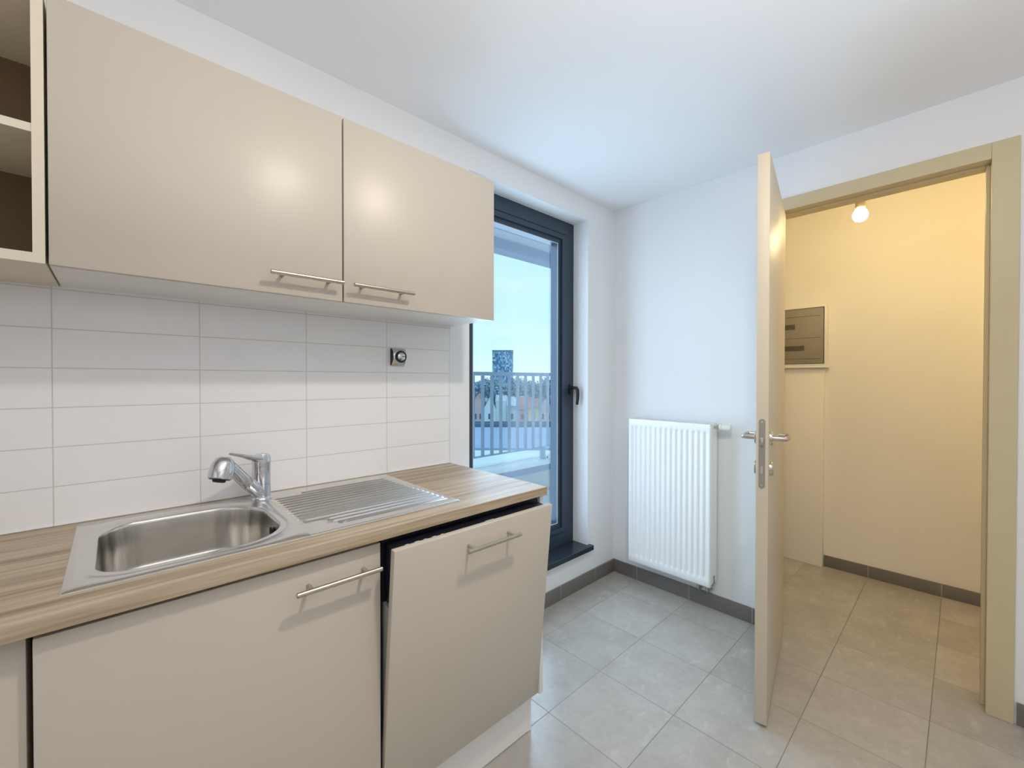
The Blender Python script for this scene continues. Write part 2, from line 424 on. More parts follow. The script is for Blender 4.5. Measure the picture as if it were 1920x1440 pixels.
# open shelf unit at the left edge
t = empty('open_shelf_unit', (-2.85, -0.15, UB), 'open cream shelf unit left of the closed wall cupboards', 'shelf unit')
sx0, sx1, syf = -3.15, -2.5515, UY + 0.004
MB().box(sx1 - 0.0175, sx1, syf, -0.0065, UB, UT).build('side_panel', M['cabedge'], t)
MB().box(sx0, sx0 + 0.0175, syf, -0.0065, UB, UT).build('side_panel', M['cabedge'], t)
MB().box(sx0 + 0.0175, sx1 - 0.0175, syf, -0.0065, UB, UB + 0.020).build('bottom_panel', M['cabedge'], t)
MB().box(sx0 + 0.0175, sx1 - 0.0175, syf, -0.0065, UT - 0.018, UT).build('top_panel', M['cabedge'], t)
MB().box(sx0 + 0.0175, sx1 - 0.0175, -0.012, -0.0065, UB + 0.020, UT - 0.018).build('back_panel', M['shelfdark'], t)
MB().box(sx0 + 0.0175, sx1 - 0.0175, syf + 0.002, -0.012, 1.786, 1.803).build('shelf', M['cabedge'], t)

# ------------------------------------------------------------------ worktop with sink cut-out
WZT, WZB, WYF = 0.906, 0.877, -0.600
def worktop():
    m = MB(); bm = m.bm
    xs = [-3.3, -2.505, -2.115, XE]; ys = [WYF, -0.510, -0.085, -0.0065]
    T = {}; B = {}
    for i, x in enumerate(xs):
        for j, y in enumerate(ys):
            T[i, j] = bm.verts.new((x, y, WZT)); B[i, j] = bm.verts.new((x, y, WZB))
    for i in range(3):
        for j in range(3):
            if (i, j) == (1, 1): continue
            bm.faces.new((T[i, j], T[i + 1, j], T[i + 1, j + 1], T[i, j + 1]))
            bm.faces.new((B[i, j], B[i, j + 1], B[i + 1, j + 1], B[i + 1, j]))
    loop = [(0, 0), (1, 0), (2, 0), (3, 0), (3, 1), (3, 2), (3, 3), (2, 3), (1, 3), (0, 3), (0, 2), (0, 1)]
    for a, b in zip(loop, loop[1:] + loop[:1]): bm.faces.new((T[a], B[a], B[b], T[b]))
    inner = [(1, 1), (2, 1), (2, 2), (1, 2)]
    for a, b in zip(inner, inner[1:] + inner[:1]): bm.faces.new((T[b], B[b], B[a], T[a]))
    es = [e for e in bm.edges if all(abs(v.co.y - WYF) < 1e-6 for v in e.verts) and abs(e.verts[0].co.z - e.verts[1].co.z) < 1e-6]
    es += [e for e in bm.edges if all(abs(v.co.x - XE) < 1e-6 and abs(v.co.z - WZT) < 1e-6 for v in e.verts)]
    bmesh.ops.bevel(bm, geom=es, offset=0.0025, segments=2, affect='EDGES', profile=0.5)
    return m
tag(worktop().build('worktop', M['wood'], smooth=False), 'long washed oak laminate worktop holding the steel sink', 'worktop')

# ------------------------------------------------------------------ base units
BY = -0.580
t = empty('base_cabinet', (-2.25, -0.3, 0), 'cream base cupboard under the sink basin, bar handle at its top right', 'cabinet')
carcass_mb(-2.549, -1.950, -0.012, BY + 0.022, 0.15, WZB - 0.001, solid_top=False).build('carcass', M['carcass'], t, smooth=False)
d = MB().box(-2.549, -1.9525, BY, BY + 0.019, 0.152, 0.864, 0.0014).build('door', M['cab'], t)
bar_handle(-2.163, -1.964, BY, 0.812, d)
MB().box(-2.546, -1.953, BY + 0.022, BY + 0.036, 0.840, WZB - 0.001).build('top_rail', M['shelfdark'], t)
t = empty('base_cabinet', (-2.86, -0.3, 0), 'shadowed cream base front at the far left under the worktop', 'cabinet')
MB().box(-3.16, -2.558, BY + 0.036, -0.012, 0.15, WZB - 0.002).build('carcass', M['cabedge'], t)
MB().box(-3.16, -2.5575, BY + 0.016, BY + 0.035, 0.152, WZB - 0.003, 0.0014).build('door', M['cab'], t)
# plinth and end panel
m = MB(); m.box(-3.16, -1.357, -0.528, -0.512, 0.003, 0.148); m.box(-1.94, -1.357, -0.528, -0.512, 0.148, 0.176); m.box(-1.3565, -1.342, -0.528, -0.02, 0.001, 0.162)
tag(m.build('plinth', M['carcass']), 'low pale kick board under the base units', 'plinth')
tag(MB().box(-1.3515, XE, BY, -0.012, 0.1635, WZB - 0.001, 0.001).build('end_panel', M['carcass']), 'thin pale end panel closing the kitchen run beside the dishwasher', 'panel')

# dishwasher with its front dropped ajar
dx0, dx1 = -1.9475, -1.3535
t = empty('dishwasher', (-1.65, -0.3, 0), 'built-in dishwasher ajar with cream front panel and black inside', 'dishwasher')
m = MB(); r = 0.02
def rrect(x0, x1, z0, z1, r, n=6):
    pts = []
    for cx, cz, a0 in ((x1 - r, z1 - r, 0), (x0 + r, z1 - r, PI / 2), (x0 + r, z0 + r, PI), (x1 - r, z0 + r, 1.5 * PI)):
        for k in range(n + 1): pts.append((cx + r * math.cos(a0 + k * PI / 2 / n), cz + r * math.sin(a0 + k * PI / 2 / n)))
    return pts
def ringprism(mb, outer, inner, ya, yb):
    def f():
        V = lambda p, y: mb.bm.verts.new((p[0], y, p[1]))
        A = [V(p, ya) for p in outer]; B = [V(p, ya) for p in inner]; C = [V(p, yb) for p in outer]; D = [V(p, yb) for p in inner]
        n = len(outer)
        for i in range(n):
            j = (i + 1) % n
            mb.bm.faces.new((A[i], A[j], B[j], B[i])); mb.bm.faces.new((C[j], C[i], D[i], D[j]))
            mb.bm.faces.new((B[i], B[j], D[j], D[i])); mb.bm.faces.new((A[j], A[i], C[i], C[j]))
    mb._new(f)
ringprism(m, rrect(dx0, dx1, 0.195, WZB - 0.002, 0.022), rrect(dx0 + 0.022, dx1 - 0.022, 0.215, WZB - 0.024, 0.03), BY + 0.010, -0.05)
m.box(dx0 + 0.022, dx1 - 0.022, -0.056, -0.05, 0.215, WZB - 0.024)
m.build('tub', M['dwblack'], t)
hinge = Vector((0, -0.573, 0.165)); tilt = math.radians(5.6)
XF = Matrix.Translation(hinge) @ Matrix.Rotation(tilt, 4, 'X') @ Matrix.Translation(-hinge)
m = MB(); m.xf = XF; m.box(-1.9445, -1.3530, -0.573, -0.554, 0.165, 0.859, 0.0015)
fp = m.build('front_panel', M['cab'], t)
m = MB(); m.xf = XF; m.box(dx0 + 0.006, dx1 - 0.006, -0.5535, -0.512, 0.18, 0.700); m.build('inner_door', M['dwgrey'], t)
m = MB(); m.xf = XF; m.box(dx0 + 0.012, dx1 - 0.012, -0.5535, -0.510, 0.7005, 0.854, 0.004); con = m.build('control_console', M['dwblack'], t)
for x, wd in ((-1.900, 0.010), (-1.872, 0.014), (-1.845, 0.010), (-1.818, 0.012), (-1.79, 0.008), (-1.63, 0.034)):
    m = MB(); m.xf = XF; m.box(x, x + wd, -0.5480, -0.5440, 0.8541, 0.8546); m.build('control_icon', M['icon'], con)
h = MB(); h.xf = XF
yb = -0.573 - 0.034
h.lathe([(0.0048, 0), (0.006, 0.0012), (0.006, 0.203), (0.0048, 0.2042)], (-1.736, yb, 0.812), (1, 0, 0), 18)
for px in (-1.711, -1.557): h.lathe([(0.0045, 0), (0.0045, 0.034)], (px, -0.573, 0.812), (0, -1, 0), 14)
h.build('handle', M['bar'], fp)

# ------------------------------------------------------------------ sink
SX0, SX1, SY0, SY1 = -2.522, -1.664, -0.531, -0.036
SZ = 0.9092; SEAM = -2.106
def smooth01(v): v = max(0.0, min(1.0, v)); return v * v * (3 - 2 * v)
def sink_mesh():
    m = MB(); bm = m.bm
    # basin outline, rounded with a wide radius at the tap corner
    corners = [(-2.479, -0.480, 0.065), (-2.137, -0.480, 0.115), (-2.137, -0.110, 0.125), (-2.479, -0.110, 0.085)]
    pts = []
    dirs = [((1, 1), PI), ((-1, 1), 1.5 * PI), ((-1, -1), 0), ((1, -1), PI / 2)]
    for (x, y, r), (d, a0) in zip(corners, dirs):
        cx, cy = x + d[0] * r, y + d[1] * r
        for k in range(9): pts.append((cx + r * math.cos(a0 + k * PI / 16), cy + r * math.sin(a0 + k * PI / 16)))
    # resample
    N = 128; L = [0]
    for a, b in zip(pts, pts[1:] + pts[:1]): L.append(L[-1] + math.dist(a, b))
    def at(s):
        for i in range(len(pts)):
            if L[i + 1] >= s: break
        a, b = pts[i], pts[(i + 1) % len(pts)]; f = (s - L[i]) / max(1e-9, L[i + 1] - L[i])
        return (a[0] + (b[0] - a[0]) * f, a[1] + (b[1] - a[1]) * f)
    O = [at(L[-1] * k / N) for k in range(N)]
    cx, cy = (-2.479 - 2.137) / 2, (-0.480 - 0.110) / 2
    def off(p, q, dist):                      # inward by dist along the outline normal
        return p
    nrm = []
    for k in range(N):
        a, b = O[k - 1], O[(k + 1) % N]; tx, ty = b[0] - a[0], b[1] - a[1]; l = math.hypot(tx, ty)
        n = (-ty / l, tx / l)
        if (cx - O[k][0]) * n[0] + (cy - O[k][1]) * n[1] < 0: n = (-n[0], -n[1])
        nrm.append(n)
    def inset(d, z): return [bm.verts.new((O[k][0] + nrm[k][0] * d, O[k][1] + nrm[k][1] * d, z)) for k in range(N)]
    def rectpt(p, x0, x1, y0, y1):
        dx, dy = p[0] - cx, p[1] - cy; t = 1e9
        if dx > 1e-9: t = min(t, (x1 - cx) / dx)
        if dx < -1e-9: t = min(t, (x0 - cx) / dx)
        if dy > 1e-9: t = min(t, (y1 - cy) / dy)
        if dy < -1e-9: t = min(t, (y0 - cy) / dy)
        return (cx + dx * t, cy + dy * t)
    def rect(x0, x1, y0, y1, z):
        R = [rectpt(p, x0, x1, y0, y1) for p in O]
        for c in ((x0, y0), (x1, y0), (x1, y1), (x0, y1)):
            i = min(range(N), key=lambda k: math.dist(R[k], c)); R[i] = c
        return [bm.verts.new((p[0], p[1], z if p[0] < x1 - 1e-6 or p[1] < y0 + 1e-6 or p[1] > y1 - 1e-6 else SZ)) for p in R]
    def midloop(A, B, f, z):
        return [bm.verts.new((a.co.x + (b.co.x - a.co.x) * f, a.co.y + (b.co.y - a.co.y) * f, z)) for a, b in zip(A, B)]
    L0 = rect(SX0, SEAM, SY0, SY1, WZT + 0.0004)
    L1 = rect(SX0 + 0.003, SEAM, SY0 + 0.003, SY1 - 0.003, SZ)
    lip = inset(-0.010, SZ)
    E1 = inset(-0.022, SZ); E2 = inset(-0.019, SZ - 0.0018); E3 = inset(-0.012, SZ - 0.0018)
    lip = inset(-0.006, SZ - 0.0006)
    loops = [L0, L1, E1, E2, E3, lip, inset(-0.002, SZ - 0.0012), inset(0.0, SZ - 0.004), inset(0.001, SZ - 0.010), inset(0.004, SZ - 0.060), inset(0.007, SZ - 0.112)]
    R0 = 0.022
    for k in range(1, 6):
        a = k * PI / 10; loops.append(inset(0.007 + R0 * (1 - math.cos(a)), SZ - 0.112 - R0 * math.sin(a)))
    last = loops[-1]; zf = SZ - 0.112 - R0
    for f in (0.35, 0.7, 0.9):
        loops.append([bm.verts.new((v.co.x + (cx - v.co.x) * f, v.co.y + (cy - v.co.y) * f, zf - 0.004 * f)) for v in last])
    for A, B in zip(loops, loops[1:]):
        for k in range(N): bm.faces.new((A[k], A[(k + 1) % N], B[(k + 1) % N], B[k]))
    bm.faces.new(loops[-1])
    # drainer: height field right of the seam
    xs = sorted(set([SEAM + (SX1 - SEAM) * i / 88 for i in range(89)] + [SX1 - 0.003])); ny = 165
    ys = sorted(set([SY0 + (SY1 - SY0) * j / ny for j in range(ny + 1)] + [SY0 + 0.003, SY1 - 0.003]))
    def xl(y):
        if y > -0.135: return -2.022
        if y < -0.470: return -2.026
        if y < -0.432: return -2.050
        return -2.104
    def h(x, y):
        z = SZ
        e = min(SX1 - x, y - SY0, SY1 - y)
        if e < 0.0029: z = WZT + 0.0004 + (SZ - WZT - 0.0004) * (e / 0.003)
        a = smooth01((x - xl(y)) / 0.012) * smooth01((-1.684 + 0.02 * smooth01((-0.14 - y) / 0.3) - x) / 0.012) * smooth01((y + 0.497) / 0.010) * smooth01((-0.086 - y) / 0.010)
        z -= 0.0030 * a
        pitch = 0.0272; u = (y + 0.4885) / pitch; k = round(u)
        if 0 <= k <= 14:
            g = max(0.0, 1 - abs((u - k) * pitch) / 0.0075)
            ends = smooth01((x - xl(y) - 0.010) / 0.012) * smooth01((-1.694 + 0.018 * smooth01((-0.14 - y) / 0.3) - x) / 0.012)
            z += 0.0052 * smooth01(g) * ends
        return z
    G = [[bm.verts.new((x, y, h(x, y))) for y in ys] for x in xs]
    for i in range(len(xs) - 1):
        for j in range(len(ys) - 1): bm.faces.new((G[i][j], G[i + 1][j], G[i + 1][j + 1], G[i][j + 1]))
    for v in bm.verts:                       # flat flange on the seam
        pass
    return m
sk = empty('sink', (-2.09, -0.28, WZT), 'long stainless steel inset sink with basin at left and ribbed drainer', 'sink')
sink_mesh().build('basin_and_drainer', M['steel'], sk, recalc=False, angle=50)
# overflow slots on the right basin wall, waste in the floor
m = MB()
for k in range(3): m.tube([(-2.1435, -0.325 - 0.011 * k, 0.884), (-2.1435, -0.325 - 0.011 * k, 0.868)], 0.003, 8)
m.build('overflow', M['darkrubber'], sk)
m = MB(); m.lathe([(0.0, 0), (0.036, 0), (0.042, 0.002), (0.042, 0.0)], (-2.308, -0.295, SZ - 0.1375), (0, 0, 1), 32)
m.build('waste', M['steel'], sk)

# ------------------------------------------------------------------ mixer tap
fx, fy = -2.114, -0.098
t = empty('mixer_tap', (fx, fy, SZ), 'chrome pull-out mixer tap standing behind the sink', 'tap')
dv = Vector((-0.76, -0.65, 0)).normalized()
def fp3(s, z): return (fx + dv.x * s, fy + dv.y * s, z)
m = MB(); m.lathe([(0.0290, 0.0), (0.0290, 0.003), (0.0265, 0.006), (0.0258, 0.012), (0.0258, 0.049), (0.0248, 0.0495), (0.0248, 0.0507), (0.0258, 0.0512), (0.0258, 0.100), (0.0242, 0.1005), (0.0242, 0.1025)], (fx, fy, SZ), (0, 0, 1), 40)
m.build('body', M['chrome'], t)
m = MB(); m.lathe([(0.0242, 0.0), (0.0262, 0.001), (0.0265, 0.014), (0.0265, 0.028), (0.0240, 0.036), (0.016, 0.040), (0, 0.0405)], (fx, fy, SZ + 0.102), (0, 0, 1), 40)
# lever blade: tapered flat bar rising away over the spout
side = Vector((-dv.y, dv.x, 0))
secs = [(-0.004, 0.126, 0.022, 0.014), (0.03, 0.133, 0.019, 0.0105), (0.06, 0.143, 0.015, 0.0075), (0.09, 0.153, 0.012, 0.0052), (0.118, 0.161, 0.010, 0.0040), (0.124, 0.1625, 0.007, 0.003)]
def blade():
    rings = []
    for s, z, wd, th in secs:
        c = Vector(fp3(s, SZ + z)); rings.append([m.bm.verts.new(c + side * (wd * math.cos(a)) + Vector((0, 0, 1)) * (th * math.sin(a))) for a in [2 * PI * k / 16 for k in range(16)]])
    for A, B in zip(rings, rings[1:]):
        for k in range(16): m.bm.faces.new((A[k], A[(k + 1) % 16], B[(k + 1) % 16], B[k]))
    m.bm.faces.new(rings[0][::-1]); m.bm.faces.new(rings[-1])
blade()
m.build('lever', M['chrome'], t)
m = MB(); m.tube([fp3(0.000, SZ + 0.016), fp3(0.030, SZ + 0.040), fp3(0.060, SZ + 0.064), fp3(0.062, SZ + 0.0656)], [0.021, 0.0205, 0.0185, 0.0172], 24)
m.tube([fp3(0.062, SZ + 0.0656), fp3(0.064, SZ + 0.067), fp3(0.100, SZ + 0.101), fp3(0.132, SZ + 0.131)], [0.0168, 0.0180, 0.0170, 0.0165], 24)
m.build('spout', M['chrome'], t)
m = MB()
# spray head: dome leaning back over the spout end, mouth facing down
ax = (dv * -0.36 + Vector((0, 0, 1))).normalized()
hc = Vector(fp3(0.166, SZ + 0.100))
m.lathe([(0.0268, 0.0), (0.0288, 0.002), (0.0298, 0.012), (0.0294, 0.028), (0.0270, 0.043), (0.0215, 0.055), (0.012, 0.062), (0, 0.064)], hc, ax, 32)
hd = m.build('spray_head', M['chrome'], t)
m = MB(); m.lathe([(0.0, -0.008), (0.013, -0.008), (0.0155, -0.006), (0.0165, -0.001), (0.0255, -0.0005), (0.0255, 0.001)], hc, ax, 28)
m.build('nozzle', M['darkrubber'], hd)

# ------------------------------------------------------------------ little chrome dial on the tiles
tx, tz = -1.598, 1.377
t = empty('wall_dial', (tx, -0.0065, tz - 0.037), 'small chrome box with black-rimmed dial stuck on the wall tiles', 'dial')
prof = [(-0.0065, tz - 0.037), (-0.0125, tz - 0.0365), (-0.028, tz - 0.016), (-0.0315, tz - 0.004), (-0.0315, tz + 0.008), (-0.029, tz + 0.022), (-0.022, tz + 0.032), (-0.012, tz + 0.037), (-0.0065, tz + 0.037)]
MB().prism(prof, 0, tx - 0.029, tx + 0.029, 0.0012).build('housing', M['chrome'], t)
MB().prism([(y * 0.93 - 0.0005, tz + (z - tz) * 0.93) for y, z in prof], 0, tx - 0.0305, tx - 0.0289).build('side_plate', M['darkrubber'], t)
m = MB(); m.lathe([(0.024, 0), (0.025, 0.003), (0.024, 0.006), (0.0205, 0.0065)], (tx + 0.003, -0.030, tz + 0.001), (0, -1, 0), 36)
m.build('dial_rim', M['darkrubber'], t)
m = MB(); m.lathe([(0.0165, 0.006), (0.0165, 0.0085), (0.012, 0.011), (0.0, 0.012)], (tx + 0.003, -0.030, tz + 0.001), (0, -1, 0), 32)
kn = m.build('dial_knob', M['chrome'], t)
m = MB(); m.box(tx + 0.003, tx + 0.022, -0.0425, -0.040, tz - 0.0005, tz + 0.0025); m.box(tx - 0.006, tx - 0.002, -0.0415, -0.039, tz - 0.017, tz - 0.006)
m.build('pointer', M['darkrubber'], kn)

# ------------------------------------------------------------------ radiator
RX, RY0, RY1, RZ0, RZ1 = -0.100, -0.672, -0.172, 0.152, 1.042
t = empty('radiator', (-0.05, (RY0 + RY1) / 2, RZ0), 'white ribbed panel radiator on the wall beside the balcony window', 'radiator')
def rad_front():
    m = MB(); bm = m.bm
    n = 14; marg = 0.026; pitch = (RY1 - RY0 - 2 * marg) / n
    ys = [RY0, RY0 + 0.004, RY0 + 0.010]
    for k in range(n):
        for f in (0.0, 0.14, 0.28, 0.40, 0.5, 0.60, 0.72, 0.86): ys.append(RY0 + marg + pitch * (k + f))
    ys += [RY1 - marg, RY1 - 0.010, RY1 - 0.004, RY1]
    zs = [RZ0, RZ0 + 0.004, RZ0 + 0.03, RZ0 + 0.040, RZ0 + 0.046, RZ0 + 0.052, RZ0 + 0.06] + [RZ0 + 0.06 + (RZ1 - RZ0 - 0.115) * i / 8 for i in range(1, 9)] + [RZ1 - 0.049, RZ1 - 0.044, RZ1 - 0.04, RZ1 - 0.03, RZ1 - 0.004, RZ1]
    def x(y, z):
        d = 0.0
        u = (y - RY0 - marg) / pitch
        if 0 <= u <= n:
            f = abs((u % 1.0) - 0.5)           # raised channel in the middle of each pitch
            d = smooth01((f - 0.14) / 0.24)
            d *= smooth01((z - RZ0 - 0.036) / 0.02) * smooth01((RZ1 - 0.036 - z) / 0.014)
        e = min(y - RY0, RY1 - y, z - RZ0, RZ1 - z)
        return RX + 0.0075 * d + (0.003 if e < 0.002 else 0)
    G = [[bm.verts.new((x(y, z), y, z)) for z in zs] for y in ys]
    for i in range(len(ys) - 1):
        for j in range(len(zs) - 1): bm.faces.new((G[i][j], G[i][j + 1], G[i + 1][j + 1], G[i + 1][j]))
    # return edges
    def back(L):
        Bk = [bm.verts.new((RX + 0.016, v.co.y, v.co.z)) for v in L]
        for a in range(len(L) - 1): bm.faces.new((L[a], L[a + 1], Bk[a + 1], Bk[a]))
    back(G[0]); back(G[-1]); back([g[0] for g in G]); back([g[-1] for g in G])
    return m
rad_front().build('front_panel', M['rad'], t, angle=60)
for y0, y1 in ((RY0 - 0.001, RY0 + 0.002), (RY1 - 0.002, RY1 + 0.001)):
    MB().box(RX + 0.010, -0.012, y0, y1, RZ0 + 0.012, RZ1 - 0.002).build('side_panel', M['rad'], t)
MB().box(-0.030, -0.014, RY0 + 0.004, RY1 - 0.004, RZ0, RZ1 - 0.006).build('back_panel', M['rad'], t)
m = MB()
m.box(RX + 0.012, -0.014, RY0, RY0 + 0.012, RZ1 - 0.004, RZ1); m.box(RX + 0.012, -0.014, RY1 - 0.012, RY1, RZ1 - 0.004, RZ1)
m.box(RX + 0.010, RX + 0.022, RY0, RY1, RZ1 - 0.004, RZ1); m.box(-0.026, -0.014, RY0, RY1, RZ1 - 0.004, RZ1)
for k in range(34): m.box(RX + 0.02, -0.02, RY0 + 0.014 + k * 0.0141, RY0 + 0.020 + k * 0.0141, RZ1 - 0.004, RZ1)
m.build('top_grille', M['rad'], t, smooth=False)
for yb in (RY0 + 0.08, RY1 - 0.08):
    MB().box(-0.015, -0.0005, yb - 0.015, yb + 0.015, RZ0 + 0.1, RZ1 - 0.1).build('bracket', M['rad'], t)
# thermostat valve at the top right corner
vy, vz = RY0 - 0.001, RZ1 - 0.016
m = MB(); m.lathe([(0.009, 0), (0.009, 0.010), (0.012, 0.011), (0.012, 0.022), (0.008, 0.023), (0.008, 0.028)], (-0.050, vy, vz), (0, -1, 0), 18)
vb = m.build('valve_body', M['bar'], t)
m = MB(); m.lathe([(0.015, 0.026), (0.017, 0.028), (0.0185, 0.034), (0.0185, 0.040), (0.0165, 0.042), (0.0175, 0.058), (0.0165, 0.078), (0.013, 0.086), (0.0, 0.088)], (-0.050, vy, vz), (0, -1, 0), 28)
m.build('thermostat_head', M['plastic'], vb)
# lower connections bending into the wall
for k, yy in enumerate((RY0 + 0.030, RY0 + 0.080)):
    m = MB(); m.lathe([(0.008, 0), (0.008, 0.008), (0.012, 0.009), (0.012, 0.022), (0.009, 0.023), (0.009, 0.030)], (-0.060, yy, RZ0 + 0.004), (0, 0, -1), 18)
    m.tube([(-0.060, yy, RZ0 - 0.02), (-0.058, yy, RZ0 - 0.036), (-0.045, yy, RZ0 - 0.046), (-0.0005, yy, RZ0 - 0.047)], 0.008, 14)
    m.build('pipe_connection', M['bar'], t)
m = MB(); m.tube([(-0.050, RY0 - 0.004, RZ0 + 0.055), (-0.050, RY0 - 0.005, RZ0 + 0.02), (-0.052, RY0 + 0.004, RZ0 - 0.004)], 0.004, 10)
m.build('bleed_pipe', M['bar'], t)

# ------------------------------------------------------------------ doorway and open door
door = empty('door_1', (0, -1.32, 0), 'open cream door and casing leading to the hallway', 'door', kind='structure')
CF = -0.014                                            # casing face stands proud of the wall
OY0, OY1, OZ = -0.946, -1.674, 2.126                   # inner edge of the casing
m = MB()
def cbox(*a): m.box(*a, 0.002)
cbox(CF, -0.0005, OY1 - 0.071, OY1, 0.0, 2.188); cbox(CF, -0.0005, OY0, OY0 + 0.071, 0.0, 2.188); cbox(CF, -0.0005, OY1, OY0, OZ, 2.188)
# jamb lining and stop
m.box(-0.001, 0.121, DY1 + 0.001, OY1, 0.0, DZ - 0.001); m.box(-0.001, 0.121, OY0, DY0 - 0.001, 0.0, DZ - 0.001); m.box(-0.001, 0.121, OY1, OY0, OZ, DZ - 0.001)
cs = m.build('casing', M['casing'], door, smooth=False)
m = MB(); m.box(0.044, 0.121, OY1 - 0.0005, OY1 + 0.013, 0.0, OZ, 0.003); m.box(0.044, 0.121, OY0 - 0.013, OY0 + 0.0005, 0.0, OZ, 0.003); m.box(0.044, 0.105, OY1 + 0.013, OY0 - 0.013, OZ - 0.008, OZ + 0.0005, 0.002)
m.box(0.121, 0.134, OY1 - 0.07, OY1, 0.0, 2.188); m.box(0.121, 0.134, OY0, OY0 + 0.07, 0.0, 2.188); m.box(0.121, 0.134, OY1, OY0, OZ + 0.012, 2.188)
m.build('door_stop', M['casing'], cs, smooth=False)
MB().box(0.022, 0.036, OY1 - 0.001, OY1 + 0.0015, 1.00, 1.12).build('strike_plate', M['lockplate'], cs)
# leaf in its own frame: s from the hinge to the free edge, t across the thickness, z up
Bp = Vector((-0.712, -1.121, 0)); Hp = Vector((0.003, -0.992, 0))
e = (Bp - Hp).normalized(); LW = (Bp - Hp).length; nv = Vector((-e.y, e.x, 0)); 
if nv.y > 0: nv = -nv
LX = Matrix(((e.x, nv.x, 0, Hp.x), (e.y, nv.y, 0, Hp.y), (0, 0, 1, 0), (0, 0, 0, 1)))
m = MB(); m.xf = LX; m.box(0.0, LW, -0.040, 0.0, 0.012, 2.113, 0.0018)
leaf = m.build('leaf', M['doorp'], door)
m = MB(); m.xf = LX
def slotpts(t0, t1, z0, z1):
    r = (t1 - t0) / 2; c = (t0 + t1) / 2
    return [(c + r * math.cos(a), z1 - r + r * math.sin(a)) for a in [k * PI / 10 for k in range(11)]] + [(c - r * math.cos(a), z0 + r - r * math.sin(a)) for a in [k * PI / 10 for k in range(11)]]
m.prism(slotpts(-0.031, -0.010, 0.885, 1.141), 0, LW - 0.002, LW + 0.0015)
lp = m.build('lock_plate', M['lockplate'], leaf)
m = MB(); m.xf = LX; m.box(LW + 0.001, LW + 0.010, -0.0265, -0.0145, 1.045, 1.072, 0.002); m.prism(slotpts(-0.0235, -0.0175, 0.938, 0.968), 0, LW + 0.001, LW + 0.0022)
m.lathe([(0.0035, 0), (0.0035, 0.0012)], (LW + 0.001, -0.0205, 1.130), (1, 0, 0), 12); m.lathe([(0.0035, 0), (0.0035, 0.0012)], (LW + 0.001, -0.0205, 0.896), (1, 0, 0), 12)
m.build('latch', M['lever'], lp)
for sgn, t0 in ((1, 0.0), (-1, -0.040)):
    m = MB(); m.xf = LX; s0 = LW - 0.055
    m.lathe([(0.0255, 0), (0.0255, 0.007), (0.024, 0.0095), (0.012, 0.010)], (s0, t0, 1.066), (0, sgn, 0), 32)
    P = [(s0, t0 + sgn * 0.008, 1.066), (s0, t0 + sgn * 0.040, 1.066), (s0 - 0.003, t0 + sgn * 0.048, 1.066), (s0 - 0.012, t0 + sgn * 0.053, 1.066), (s0 - 0.09, t0 + sgn * 0.054, 1.066), (s0 - 0.108, t0 + sgn * 0.052, 1.066), (s0 - 0.118, t0 + sgn * 0.044, 1.066), (s0 - 0.120, t0 + sgn * 0.020, 1.066)]
    m.tube(P, 0.0085, 16)
    m.build('lever_handle', M['lever'], leaf)
    m = MB(); m.xf = LX
    m.lathe([(0.0255, 0), (0.0255, 0.007), (0.024, 0.0095), (0.016, 0.010)], (s0, t0, 0.952), (0, sgn, 0), 32); m.box(s0 - 0.008, s0 + 0.008, min(t0, t0 + sgn * 0.012), max(t0, t0 + sgn * 0.012), 0.928, 0.962, 0.003)
    m.build('keyhole_rose', M['lever'], leaf)
for z in (0.25, 1.05, 1.86):
    m = MB(); m.lathe([(0.007, 0), (0.007, 0.09)], (0.006, -0.958, z), (0, 0, 1), 12); m.build('hinge', M['lockplate'], leaf)

# ------------------------------------------------------------------ hallway things
t = empty('distribution_board', (1.09, -0.79, 1.37), 'white electrical board with smoked grey door on the hallway wall', 'electrical board')
by0, by1, bz0, bz1, bxf = -0.972, -0.600, 1.384, 1.796, 1.060
MB().box(bxf + 0.004, HX - 0.0005, by0, by1, bz0, bz1, 0.004).build('housing', M['plastic'], t)
m = MB(); m.box(bxf - 0.012, HX - 0.0005, by0 - 0.008, by1 + 0.008, bz0 - 0.016, bz0, 0.002); m.build('bottom_flange', M['plastic'], t)
dr = MB().box(bxf, bxf + 0.0045, by0 + 0.012, by1 - 0.012, bz0 + 0.012, bz1 - 0.012, 0.001).build('smoked_door', M['smoked'], t)
for z0, z1, ye in ((1.640, 1.676, -0.79), (1.488, 1.524, -0.845)):
    m = MB(); m.box(bxf - 0.0012, bxf + 0.001, ye, by1 - 0.03, z0, z1); m.build('breaker_row', M['smokedark'], dr)
m = MB()
for y0, y1, z0, z1 in ((by0 + 0.012, by0 + 0.017, bz0 + 0.012, bz1 - 0.012), (by0 + 0.012, by1 - 0.012, bz1 - 0.017, bz1 - 0.012), (by0 + 0.012, by1 - 0.012, bz0 + 0.012, bz0 + 0.016), (by0 + 0.03, by1 - 0.03, 1.575, 1.578), (by0 + 0.03, by1 - 0.03, 1.43, 1.433), (by0 + 0.03, by1 - 0.03, 1.725, 1.728)):
    m.box(bxf - 0.0008, bxf + 0.001, y0, y1, z0, z1)
m.build('door_lines', M['smokedark'], dr)
tag(MB().box(1.080, HX - 0.0005, -0.953, -0.62, 0.001, bz0 - 0.017, 0.002).build('cable_duct_cover', M['hallwall']), 'tall cream cable duct cover between hallway floor and electrical board', 'cable duct')
t = empty('bare_bulb', (0.40, -1.231, 2.56), 'glowing bare light bulb hanging in the hallway', 'light bulb')
bc = Vector((0.40, -1.231, 2.147))
